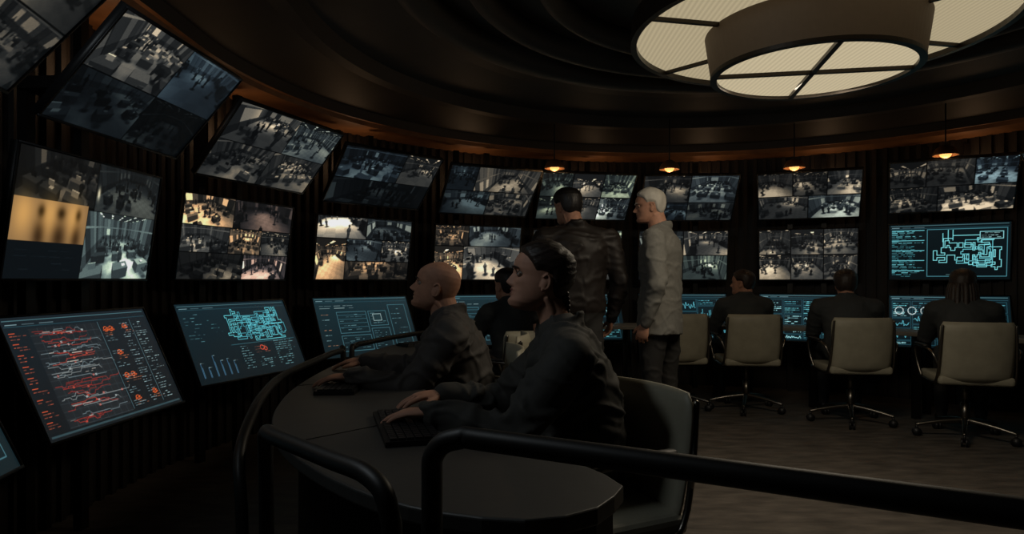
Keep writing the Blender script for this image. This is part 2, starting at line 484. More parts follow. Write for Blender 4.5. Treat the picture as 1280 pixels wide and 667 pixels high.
def img_midA(W, H):
    im = grid_img(W, H, [(0, 0, .5, .40, NEUT, .5), (.5, 0, 1, .42, COOL, .5)], 31)
    im.rect(0, .38, .46, .71, (.52, .40, .26))
    for k in range(3): im.blob(.07+.15*k, .5, .06, .18, (.26, .19, .08))
    for cx, ww in ((.17, .035), (.29, .045), (.40, .03)):
        im.blob(cx, .47, ww*.6, .05, (-.40, -.32, -.22)); im.blob(cx, .66, ww, .12, (-.34, -.28, -.19))
    im.rect(0, .71, .46, 1, (.04, .06, .075)); im.text(.05, .75, .4, .95, 4, (.08, .11, .13), random.Random(2))
    i0, i1, j0, j1 = int(.42*H), H-1, int(.465*W), W-1
    im.a[i0:i1, j0:j1] = feed(j1-j0, i1-i0, random.Random(12), (.88, 1.05, 1.02), 1.7, 1.4)*.92+.04
    im.blob(.52, .26, .010, .05, (.8, .75, .6))
    im.a = np.clip(im.a, 0.01, 1); return im

# ------------------------------------------------------------------ monitors
def make_monitor(TL, TR, BL, img, gain=1.):
    TL, TR, BL = Vector(TL), Vector(TR), Vector(BL)
    ux = TR-TL; w = ux.length; ux.normalize(); uy = TL-BL; h = uy.length; uy = (uy-ux*uy.dot(ux)).normalized()
    n = ux.cross(uy); C = (TR+BL)/2
    a = np.clip(img.a, 0, 1)*gain; lin = np.where(a <= .04045, a/12.92, ((a+.055)/1.055)**2.4)
    H, W = lin.shape[:2]
    b = .010
    xs = np.linspace(-w/2+b, w/2-b, W); ys = np.linspace(h/2-b, -h/2+b, H)
    gx, gy = np.meshgrid(xs, ys)
    V = np.stack([gx.ravel(), gy.ravel(), np.full(W*H, .001)], 1)
    idx = np.arange(W*H).reshape(H, W)
    F = np.stack([idx[1:, :-1].ravel(), idx[1:, 1:].ravel(), idx[:-1, 1:].ravel(), idx[:-1, :-1].ravel()], 1)
    cv = []; cf = []
    def bx(x0, x1, y0, y1, z0, z1):
        k = W*H+len(cv)
        for z in (z0, z1):
            cv.extend([(x0, y0, z), (x1, y0, z), (x1, y1, z), (x0, y1, z)])
        for q in ((3, 2, 1, 0), (4, 5, 6, 7), (0, 1, 5, 4), (1, 2, 6, 5), (2, 3, 7, 6), (3, 0, 4, 7)):
            cf.append([k+t for t in q])
    bx(-w/2, w/2, -h/2, h/2, -.03, 0.0)
    bx(-w/2, w/2, h/2-b, h/2, 0, .006); bx(-w/2, w/2, -h/2, -h/2+b, 0, .006)
    bx(-w/2, -w/2+b, -h/2+b, h/2-b, 0, .006); bx(w/2-b, w/2, -h/2+b, h/2-b, 0, .006)
    bx(-w*.3, w*.3, -h*.3, h*.3, -.055, -.03)
    V = np.vstack([V, np.array(cv)]); F = np.vstack([F, np.array(cf)])
    me = bpy.data.meshes.new('wall_monitor')
    me.vertices.add(len(V)); me.vertices.foreach_set('co', V.ravel().astype(np.float32))
    me.loops.add(F.size); me.loops.foreach_set('vertex_index', F.ravel().astype(np.int32))
    me.polygons.add(len(F)); me.polygons.foreach_set('loop_start', (np.arange(len(F))*4).astype(np.int32))
    mi = np.zeros(len(F), np.int32); mi[-len(cf):] = 1
    me.materials.append(M['screen']); me.materials.append(M['plastic'])
    me.polygons.foreach_set('material_index', mi)
    me.update(); me.validate()
    ca = me.color_attributes.new('Col', 'FLOAT_COLOR', 'POINT')
    cc = np.zeros((len(V), 4), np.float32); cc[:, 3] = 1; cc[:W*H, :3] = lin.reshape(-1, 3)
    ca.data.foreach_set('color', cc.ravel())
    o = bpy.data.objects.new('wall_monitor', me); COLL.objects.link(o)
    Mx = Matrix((ux, uy, n)).transposed().to_4x4(); Mx.translation = C; o.matrix_world = Mx
    return o

COLS = {
 'Z': ((-1.62, 1.25), (-1.80, 2.15)),
 'A': ((-1.907, 2.474), (-1.847, 3.37)),
 'B': ((-1.966, 3.876), (-1.628, 4.78)),
 'C': ((-1.574, 5.25), (-.930, 5.92)),
 'D': ((-.743, 6.2), (.063, 6.6)),
 'E': ((.196, 6.82), (1.133, 7.0)),
 'F': ((1.327, 7.05), (2.258, 7.0)),
 'G': ((2.567, 6.95), (3.427, 6.6)),
 'H': ((3.550, 6.3), (4.377, 5.85)),
 'I': ((4.48, 5.45), (4.80, 4.6)),
}
mixw = [NEUT, NEUT, WARM, COOL]; mixc = [COOL, NEUT, GREEN]
def pics(k):
    W, H = (300, 168) if k in 'AB' else ((230, 130) if k in 'CZ' else (190, 106))
    top = {'Z': lambda: grid_img(W, H, cells(2, 2, [NEUT], 1, .6, .8), 1),
           'A': lambda: grid_img(W, H, [(0, 0, .52, .52, NEUT, 1.2), (.52, 0, 1, .52, BLUE, .95), (0, .52, .52, 1, BLUE, .35), (.52, .52, 1, 1, BLUE, .22)], 44),
           'B': lambda: grid_img(W, H, [(0, 0, .55, .5, NEUT, 1.1), (.55, 0, 1, .5, COOL, .9), (0, .5, .5, 1, NEUT, .9), (.5, .5, 1, 1, NEUT, .85)], 45),
           'C': lambda: grid_img(W, H, [(0, 0, .62, .55, BLUE, .8), (.62, 0, 1, .55, NEUT, .9), (0, .55, 1, 1, BLUE, .25)], 46),
           'D': lambda: grid_img(W, H, [(0, 0, .3, .5, BLUE, .6), (.3, 0, 1, .5, NEUT, .7), (0, .5, .5, 1, BLUE, .4), (.5, .5, 1, 1, NEUT, .8)], 47),
           'E': lambda: grid_img(W, H, cells(3, 2, mixc, 5, .8, 1.1), 48),
           'F': lambda: grid_img(W, H, [(0, 0, .5, .6, NEUT, .8), (.5, 0, 1, .6, COOL, 1.05), (0, .6, .5, 1, BLUE, .7), (.5, .6, 1, 1, COOL, .5)], 49),
           'G': lambda: grid_img(W, H, [(0, 0, .35, .5, NEUT, .6), (.35, 0, .68, .5, NEUT, .65), (.68, 0, 1, .5, NEUT, 1.), (0, .5, .5, 1, NEUT, .9), (.5, .5, 1, 1, COOL, .95)], 50),
           'H': lambda: grid_img(W, H, [(0, 0, .3, .5, NEUT, .6), (.3, 0, .68, .5, NEUT, .7), (.68, 0, 1, .5, BLUE, .95), (0, .5, .4, 1, NEUT, .7), (.4, .5, 1, 1, NEUT, .8)], 51),
           'I': lambda: grid_img(W, H, cells(2, 2, mixc, 6), 52)}[k]()
    mid = {'Z': lambda: grid_img(W, H, cells(2, 2, mixw, 2), 2),
           'A': lambda: img_midA(W, H),
           'B': lambda: grid_img(W, H, [(0, 0, .42, .36, WARM, 1.3), (.42, 0, 1, .36, PINK, .7), (0, .36, .4, .68, NEUT, 1.35), (.4, .36, .7, .68, WARM, 1.2), (.7, .36, 1, .68, NEUT, 1.), (0, .68, .55, 1, NEUT, .6), (.55, .68, 1, 1, PINK, 1.35)], 62),
           'C': lambda: grid_img(W, H, [(0, 0, .5, .35, NEUT, 1.4), (.5, 0, 1, .35, COOL, .9), (0, .35, .3, 1, WARM, 1.2), (.3, .35, .68, .7, COOL, 1.3), (.68, .35, 1, .7, NEUT, 1.3), (.3, .7, 1, 1, WARM, 1.2)], 63),
           'D': lambda: grid_img(W, H, [(0, 0, .38, .38, WARM, 1.2), (.38, 0, 1, .38, COOL, 1.1), (0, .38, .33, 1, WARM, 1.4), (.33, .38, 1, 1, NEUT, 1.4)], 64),
           'E': lambda: grid_img(W, H, cells(2, 2, mixc, 12, .8, 1.2), 65),
           'F': lambda: grid_img(W, H, [(0, 0, .5, .5, COOL, .7), (.5, 0, 1, .5, NEUT, 1.1), (0, .5, .5, 1, COOL, .8), (.5, .5, 1, 1, GREEN, 1.2)], 66),
           'G': lambda: grid_img(W, H, cells(3, 2, [NEUT], 13, .8, 1.05), 67),
           'H': lambda: ui_bigmap(230, 122),
           'I': lambda: grid_img(W, H, cells(2, 2, mixc, 14), 68)}[k]()
    bot = {'Z': lambda: ui_grid(W, H, 9), 'A': lambda: ui_red(330, 186), 'B': lambda: ui_map(300, 168), 'C': lambda: ui_grid(230, 130),
           'D': lambda: ui_grid(190, 106, 8), 'E': lambda: ui_lines(190, 106, 4), 'F': lambda: ui_lines(190, 106, 5), 'G': lambda: ui_lines(190, 106, 6),
           'H': lambda: ui_lines(190, 106, 7, True), 'I': lambda: ui_lines(190, 106, 8)}[k]()
    return top, mid, bot

for k, (L, R) in COLS.items():
    d = Vector((R[0]-L[0], R[1]-L[1])).normalized(); n = Vector((d.y, -d.x))
    def P(pt, inn, h): return Vector((pt[0]+n.x*inn, pt[1]+n.y*inn, EYE+h))
    t, m_, b_ = pics(k)
    far = k in 'EFGH'
    make_monitor(P(L, .50, 1.03 if far else 1.005), P(R, .50, 1.03 if far else 1.005), P(L, .15, .610), t)
    make_monitor(P(L, .08, .52), P(R, .08, .52), P(L, 0, -.003), m_)
    make_monitor(P(L, -.02, -.135), P(R, -.02, -.135), P(L, .20, -.615), b_, 1.1 if far else 1.)
    bm = bmesh.new(); c2 = ((L[0]+R[0])/2, (L[1]+R[1])/2)
    rot = Matrix.Rotation(math.atan2(d.y, d.x), 3, 'Z')
    for off in (-.16, .16):
        q = P((c2[0]+d.x*off, c2[1]+d.y*off), -.13, 0); add_box(bm, (q.x, q.y, 1.2), (.05, .04, 2.4), rot)
    for inn, h in ((.325, .811), (.04, .26), (.09, -.375)):
        ln = inn+.13-.04; q = P(c2, (inn-.05-.13)/2+.0, h); add_box(bm, q, (.40, ln, .05), rot)
    bm_obj(bm, 'monitor_mount_frame', mats=[M['black']])

# ------------------------------------------------------------------ room shell
CX, CY0, RW = 1.45, 3.75, 3.62
def ucurve(R, n=90, y0=-1.3):
    pts = [(CX-R, y0)]
    for k in range(1, 10): pts.append((CX-R, y0+(CY0-y0)*k/10))
    for k in range(n+1):
        a = math.pi-math.pi*k/n; pts.append((CX+R*math.cos(a), CY0+R*math.sin(a)))
    for k in range(9, -1, -1): pts.append((CX+R, y0+(CY0-y0)*k/10))
    return pts
def strip(bm, A, B, za, zb, mi=0):
    va = [bm.verts.new((*p, za)) for p in A]; vb = [bm.verts.new((*p, zb)) for p in B]
    for i in range(len(A)-1):
        f = bm.faces.new((va[i], va[i+1], vb[i+1], vb[i])); f.material_index = mi

SOF = 2.45
arc = [(CX+RW*math.cos(math.pi-math.pi*k/90), CY0+RW*math.sin(math.pi-math.pi*k/90)) for k in range(91)]
arc2 = [(CX+(RW+.1)*math.cos(math.pi-math.pi*k/90), CY0+(RW+.1)*math.sin(math.pi-math.pi*k/90)) for k in range(91)]
bm = bmesh.new(); strip(bm, arc, arc, 0, 3.0); strip(bm, arc2, arc2, 0, 3.0); strip(bm, arc, arc2, 3.0, 3.0); strip(bm, arc, arc2, 0, 0)
bm_obj(bm, 'wall_far', mats=[M['wall']])
bm = bmesh.new(); add_box(bm, (CX-RW-.05, (CY0-1.3)/2, 1.5), (.1, CY0+1.3, 3.0)); bm_obj(bm, 'wall_left', mats=[M['wall']])
bm = bmesh.new(); add_box(bm, (CX+RW+.05, (CY0-1.3)/2, 1.5), (.1, CY0+1.3, 3.0)); bm_obj(bm, 'wall_right', mats=[M['wall']])
bm = bmesh.new(); add_box(bm, (CX, -1.35, 1.5), (2*RW+.2, .1, 3.0)); bm_obj(bm, 'wall_rear', mats=[M['wall']])
bm = bmesh.new(); add_box(bm, (CX, 3.1, -.05), (2*RW+.4, 9.1, .1)); bm_obj(bm, 'floor', mats=[M['floor']])
bm = bmesh.new()
prof = [(RW, SOF), (3.27, SOF), (3.25, SOF+.03), (3.22, SOF+.03), (3.2, SOF+.10), (2.75, SOF+.20), (2.72, SOF+.15), (2.62, SOF+.15), (2.58, SOF+.24), (2.1, SOF+.30)]
for (r0, z0), (r1, z1), i in zip(prof[:-1], prof[1:], range(99)):
    strip(bm, ucurve(r0), ucurve(r1), z0, z1, 0 if i < 3 else 1)
last = [bm.verts.new((*p, prof[-1][1])) for p in ucurve(prof[-1][0])]
f = bm.faces.new(last); f.material_index = 1
up = [bm.verts.new((*p, 3.0)) for p in ucurve(RW+.1)]; bm.faces.new(up).material_index = 1
bm_obj(bm, 'ceiling', mats=[M['soffit'], M['ceil']])
LX, LY = 1.45, 3.22
bm = bmesh.new()
for r, rr, z in ((2.02, .10, 2.70), (1.66, .07, 2.70), (1.3, .06, 2.70)):
    pr = [(r+rr*math.cos(t), z+.06*math.sin(t)*1.4) for t in np.linspace(0, 2*math.pi, 17)[:-1]]
    lathe(bm, pr, 96, (LX, LY), close=True)
for f in bm.faces: f.smooth = True
bm_obj(bm, 'trim_ceiling_rings', mats=[M['ceil']])
bm = bmesh.new()
U = ucurve(RW-.012, 60); pts = []
for a, b in zip(U[:-1], U[1:]):
    a = Vector(a); b = Vector(b); L_ = (b-a).length
    nseg = max(1, round(L_/.10))
    for q in range(nseg):
        pts.append((a.lerp(b, (q+.5)/nseg), math.atan2(b.y-a.y, b.x-a.x)))
for p, an in pts:
    add_box(bm, (p.x, p.y, 1.225), (.035, .024, SOF), Matrix.Rotation(an, 3, 'Z'))
bm_obj(bm, 'trim_wall_slats', mats=[M['slat']])

# ------------------------------------------------------------------ ceiling lamp
lamp = empty('ceiling_lamp', (LX, LY, 0), 0)
def lpart(prof, name, m, close=False, seg=96):
    bm = bmesh.new(); lathe(bm, prof, seg, close=close)
    bmesh.ops.remove_doubles(bm, verts=bm.verts, dist=1e-5)
    for f in bm.faces: f.smooth = False
    return bm_obj(bm, name, lamp, [m])
lpart([(.86, 2.36), (.86, 2.44), (.6, 2.5), (.0, 2.5)], 'upper_canopy', M['lampmetal'])
lpart([(.865, 2.325), (.865, 2.37), (.835, 2.37), (.835, 2.325)], 'outer_rim', M['lampmetal'], True)
lpart([(.835, 2.352), (.44, 2.352)], 'upper_diffuser', M['diff'])
lpart([(.470, 2.150), (.50, 2.355), (.48, 2.355), (.450, 2.150)], 'drum_shade', M['tan'], True)
lpart([(.474, 2.143), (.474, 2.162), (.442, 2.162), (.442, 2.143)], 'drum_rim', M['lampmetal'], True)
lpart([(.447, 2.16), (.001, 2.16)], 'lower_diffuser', M['diff2'])
bm = bmesh.new()
for a in (80, -10):
    add_box(bm, (0, 0, 2.152), (.90, .024, .018), Matrix.Rotation(math.radians(a), 3, 'Z'))
for a in range(0, 360, 60):
    an = math.radians(a+12)
    add_box(bm, (.665*math.cos(an), .665*math.sin(an), 2.345), (.36, .022, .02), Matrix.Rotation(an, 3, 'Z'))
bm_obj(bm, 'divider_bars', lamp, [M['lampmetal']])
bm = bmesh.new(); add_tube(bm, [(0, 0, 2.45), (0, 0, 2.76)], .10, sub=1, cap=False); bm_obj(bm, 'stem', lamp, [M['lampmetal']])

def pendant(x, y):
    e = empty('pendant_lamp', (x, y, 0)); z = 2.185
    bm = bmesh.new()
    lathe(bm, [(.001, z+.09), (.03, z+.085), (.07, z+.06), (.092, z+.02), (.097, z), (.09, z), (.082, z+.02), (.06, z+.055), (.001, z+.078)], 32)
    for f in bm.faces: f.smooth = True
    bm_obj(bm, 'shade', e, [M['soffit']])
    bm = bmesh.new(); add_tube(bm, [(0, 0, z+.08), (0, 0, SOF+.20)], .006, sub=1, seg=8); bm_obj(bm, 'stem', e, [M['black']])
    bm = bmesh.new(); add_ell(bm, (0, 0, z+.012), (.045, .045, .035)); bm_obj(bm, 'bulb', e, [M['bulb']], True)
    l = bpy.data.lights.new('pendant_light', 'POINT'); l.energy = .9; l.color = (1, .62, .3); l.shadow_soft_size = .03
    o = bpy.data.objects.new('pendant_light', l); COLL.objects.link(o); o.parent = e; o.location = (0, 0, z-.04)
for x, y in ((.395, 6.2), (1.475, 6.25), (2.61, 6.17), (3.60, 5.54)): pendant(x, y)

# ------------------------------------------------------------------ desks
def desk_from(outer, inner, name, z=.72, th=.035, mt='desk'):
    o = catmull([(*p, 0, 0, 0) for p in outer], 8)[:, :2]; i = catmull([(*p, 0, 0, 0) for p in inner], 8)[:, :2]
    e = empty(name)
    bm = bmesh.new()
    n = 60
    def rs(c):
        d = np.r_[0, np.cumsum(np.hypot(*np.diff(c, axis=0).T))]; t = np.linspace(0, d[-1], n)
        return np.stack([np.interp(t, d, c[:, 0]), np.interp(t, d, c[:, 1])], 1)
    o, i = rs(o), rs(i)
    vt = [[bm.verts.new((*p, zz)) for p in c] for zz in (z, z-th) for c in (o, i)]
    for k in range(n-1):
        bm.faces.new((vt[0][k], vt[0][k+1], vt[1][k+1], vt[1][k])); bm.faces.new((vt[2][k], vt[3][k], vt[3][k+1], vt[2][k+1]))
        bm.faces.new((vt[0][k], vt[2][k], vt[2][k+1], vt[0][k+1])); bm.faces.new((vt[1][k], vt[1][k+1], vt[3][k+1], vt[3][k]))
    for k in (0, n-1): bm.faces.new((vt[0][k], vt[1][k], vt[3][k], vt[2][k]))
    bm_obj(bm, 'desk_top', e, [M[mt]], bevel=.006)
    return e, o, i
ops = [(-.45, 5.05), (-.74, 4.6), (-.86, 4.1), (-.905, 3.4), (-.885, 2.8), (-.83, 2.4), (-.72, 2.0), (-.52, 1.62), (-.25, 1.31), (.0, 1.2), (.16, 1.26), (.235, 1.40)]
ips = [(-.22, 4.78), (-.36, 4.4), (-.42, 4.0), (-.43, 3.4), (-.41, 2.95), (-.33, 2.6), (-.2, 2.3), (-.06, 2.0), (.05, 1.8), (.13, 1.62), (.2, 1.5), (.225, 1.43)]
e, o_, i_ = desk_from(ops, ips, 'curved_console_desk')
bm = bmesh.new(); q = o_*.86+i_*.14
strip(bm, [tuple(p) for p in q[1:-1]], [tuple(p) for p in q[1:-1]], .08, .69)
q2 = o_*.82+i_*.18; strip(bm, [tuple(p) for p in q2[1:-1]], [tuple(p) for p in q2[1:-1]], .08, .69)
bm_obj(bm, 'modesty_panel', e, [M['black']])
bm = bmesh.new()
for k in (3, 18, 33, 48, 57):
    for t in (.2, .75) if k < 52 else (.5,):
        p = o_[k]*(1-t)+i_[k]*t; add_tube(bm, [(p[0], p[1], 0), (p[0], p[1], .69)], .022, sub=1, cap=False)
bm_obj(bm, 'legs', e, [M['black']])
bm = bmesh.new()
for k in (18, 31, 44):
    a, b = o_[k], i_[k]; mid = (a+b)/2; d = b-a; ln = np.hypot(*d)
    add_box(bm, (mid[0], mid[1], .7205), (ln*.98, .004, .002), Matrix.Rotation(math.atan2(d[1], d[0]), 3, 'Z'))
bm_obj(bm, 'leaf_seams', e, [M['black']])

def arcpts(R, a0, a1, n): return [(CX+R*math.cos(math.radians(a0+(a1-a0)*k/n)), CY0+R*math.sin(math.radians(a0+(a1-a0)*k/n))) for k in range(n+1)]
e, o2, i2 = desk_from(arcpts(2.98, 118, 2, 14), arcpts(2.56, 118, 2, 14), 'long_console_desk', mt='desk2')
bm = bmesh.new()
for k in range(2, 60, 9):
    for t in (.15, .85):
        p = o2[k]*(1-t)+i2[k]*t; add_box(bm, (p[0], p[1], .345), (.05, .05, .69))
bm_obj(bm, 'legs', e, [M['black']])

# ------------------------------------------------------------------ railings
def railing(name, paths, r=.017):
    bm = bmesh.new()
    for p in paths: add_tube(bm, p, r, seg=16, sub=6)
    return bm_obj(bm, name, mats=[M['rail']], smooth=True)
railing('handrail', [[(-.13, 1.085, 0.02), (-.13, 1.085, .5), (-.13, 1.085, .80), (-.125, 1.08, .87), (-.085, 1.062, .898), (.0, 1.02, .90), (.542, .72, .90), (.9, .53, .90), (1.35, .28, .90)],
                     [(1.0, .475, .02), (1.0, .475, .89)]], .0175)
railing('handrail', [[(-.50, 1.36, .02), (-.50, 1.36, .6), (-.495, 1.34, .80), (-.475, 1.29, .855), (-.43, 1.22, .862), (-.30, 1.08, .862), (-.21, .985, .86), (-.175, .95, .82), (-.17, .945, .7), (-.17, .945, .02)]], .015)
railing('handrail', [[(-.70, 1.75, .02), (-.72, 1.78, .5), (-.76, 1.86, .66), (-.80, 2.05, .735), (-.87, 2.35, .755), (-.945, 2.75, .755), (-.965, 3.2, .755), (-.96, 3.7, .755), (-.955, 3.78, .70), (-.955, 3.8, .02)]], .016)
railing('handrail', [[(-.95, 3.95, .02), (-.95, 3.95, .68), (-.94, 4.0, .755), (-.9, 4.2, .76), (-.80, 4.6, .76), (-.6, 5.0, .76), (-.56, 5.05, .7), (-.56, 5.05, .02)]], .016)

# ------------------------------------------------------------------ chairs
def chair(x, y, yaw, top=.86):
    e = empty('office_chair', (x, y, 0), yaw)
    bm = bmesh.new(); nu, nv = 14, 12; G = []
    for sgn in (0, 1):
        g = []
        for j in range(nv+1):
            v = j/nv; z = .44+(top-.44)*v; row = []
            for i in range(nu+1):
                u = -1+2*i/nu
                ww = .235*(1-.05*(1-v))*(1-.10*max(0, (v-.85)/.15)**2)*(1-.08*max(0, (.12-v)/.12)**2)
                x0 = -.235-.05*v+.045*u*u - .012*math.sin(v*math.pi)
                edge = max(abs(u)**8, abs(2*v-1)**10)
                th = .042*(1-.75*edge)
                row.append(bm.verts.new((x0+(-th/2 if sgn else th/2), u*ww, z)))
            g.append(row)
        G.append(g)
    for g in G:
        for j in range(nv):
            for i in range(nu): bm.faces.new((g[j][i], g[j][i+1], g[j+1][i+1], g[j+1][i]))
    a, b = G
    for j in range(nv):
        for i in (0, nu): bm.faces.new((a[j][i], a[j+1][i], b[j+1][i], b[j][i]))
    for i in range(nu):
        for j in (0, nv): bm.faces.new((a[j][i], a[j][i+1], b[j][i+1], b[j][i]))
    bm_obj(bm, 'backrest', e, [M['chair']], True)
    bm = bmesh.new(); add_box(bm, (0.0, 0, .445), (.46, .47, .065)); bm_obj(bm, 'seat', e, [M['chair']], bevel=.025)
    bm = bmesh.new()
    add_tube(bm, [(0, 0, .10), (0, 0, .26)], .03, sub=1, cap=False); add_tube(bm, [(0, 0, .25), (0, 0, .42)], .018, sub=1, cap=False)
    for k in range(5):
        an = 2*math.pi*k/5+.3; c, s = math.cos(an), math.sin(an)
        add_tube(bm, [(0, 0, .135), (.16*c, .16*s, .115), (.31*c, .31*s, .085)], [(.022, .022), (.016, .018), (.012, .014)], seg=10, sub=3)
    for s in (-1, 1):
        add_tube(bm, [(.18, s*.245, .43), (-.12, s*.245, .42), (-.20, s*.24, .46), (-.24, s*.232, .62), (-.262, s*.222, top-.03)], .010, seg=8, sub=4)
        add_tube(bm, [(-.225, s*.24, .56), (-.20, s*.27, .64), (-.10, s*.285, .665), (.08, s*.285, .665), (.16, s*.28, .64), (.165, s*.265, .54), (.12, s*.25, .44)], .010, seg=8, sub=4)
    add_box(bm, (0, 0, .41), (.20, .46, .02))
    bm_obj(bm, 'frame', e, [M['chrome']])
    bm = bmesh.new()
    for s in (-1, 1): add_tube(bm, [(-.12, s*.285, .678), (0, s*.287, .68), (.10, s*.285, .678)], [(.010, .02)]*3, seg=10, sub=2, ref=(0, 0, 1))
    for k in range(5):
        an = 2*math.pi*k/5+.3; c, s = math.cos(an), math.sin(an)
        for w in (-.014, .014):
            add_tube(bm, [(.31*c-s*(w-.007), .31*s+c*(w-.007), .03), (.31*c-s*(w+.007), .31*s+c*(w+.007), .03)], .030, seg=14, sub=1, cap=False)
        add_tube(bm, [(.31*c, .31*s, .03), (.31*c, .31*s, .09)], .009, seg=8, sub=1, cap=False)
    bm_obj(bm, 'casters_and_pads', e, [M['plastic']])
    return e

# ------------------------------------------------------------------ people
ZL = [0, .008, .025, .040, .050, .060, .075, .095, .112, .130, .150, .170, .190, .205, .217, .224]
XF = [.060, .077, .083, .078, .078, .079, .078, .079, .080, .087, .087, .081, .065, .045, .020, -.006]
XB = [.010, -.02, -.035, -.055, -.068, -.078, -.088, -.097, -.102, -.105, -.105, -.101, -.089, -.069, -.043, -.016]
WH = [.020, .036, .050, .057, .060, .063, .067, .071, .073, .076, .078, .077, .070, .057, .037, .006]
def head_surface(z, th, face=True, fem=False):
    xf = np.interp(z, ZL, XF); xb = np.interp(z, ZL, XB); w = np.interp(z, ZL, WH)
    c, s = math.cos(th), math.sin(th)
    mx = (xf+xb)/2; ax = (xf-xb)/2
    ex = .92
    x = mx+ax*math.copysign(abs(c)**ex, c); y = w*math.copysign(abs(s)**ex, s)
    if face and c > 0:
        ns = .78 if fem else 1.; ls = .8; br = .5 if fem else 1.
        nz = np.interp(z, [.066, .070, .075, .080, .095, .108, .118, .124], [0, .016, .027, .030, .020, .010, .004, 0])
        sg = np.interp(z, [.07, .08, .095, .11], [.014, .012, .0095, .0085])
        x += ns*nz*math.exp(-(y/sg)**2)
        x += ns*.008*math.exp(-((z-.0745)/.006)**2-((abs(y)-.0135)/.0055)**2)
        x += ls*(.0085*math.exp(-((z-.058)/.0045)**2-(y/.021)**2)+.008*math.exp(-((z-.0455)/.005)**2-(y/.018)**2))
        x -= ls*.006*math.exp(-((z-.052)/.0020)**2-(y/.025)**2)
        x -= .002*math.exp(-((z-.034)/.006)**2-(y/.022)**2)
        x += .004*math.exp(-((z-.018)/.010)**2-(y/.018)**2)
        x -= .014*math.exp(-((z-.111)/.012)**2-((abs(y)-.031)/.016)**2)
        x += br*.005*math.exp(-((z-.129)/.007)**2-((abs(y)-.03)/.02)**2)
        x += .005*math.exp(-((z-.088)/.012)**2-((abs(y)-.045)/.014)**2)
        x -= .003*math.exp(-((z-.062)/.014)**2-((abs(y)-.034)/.008)**2)
    return Vector((x, y, z))

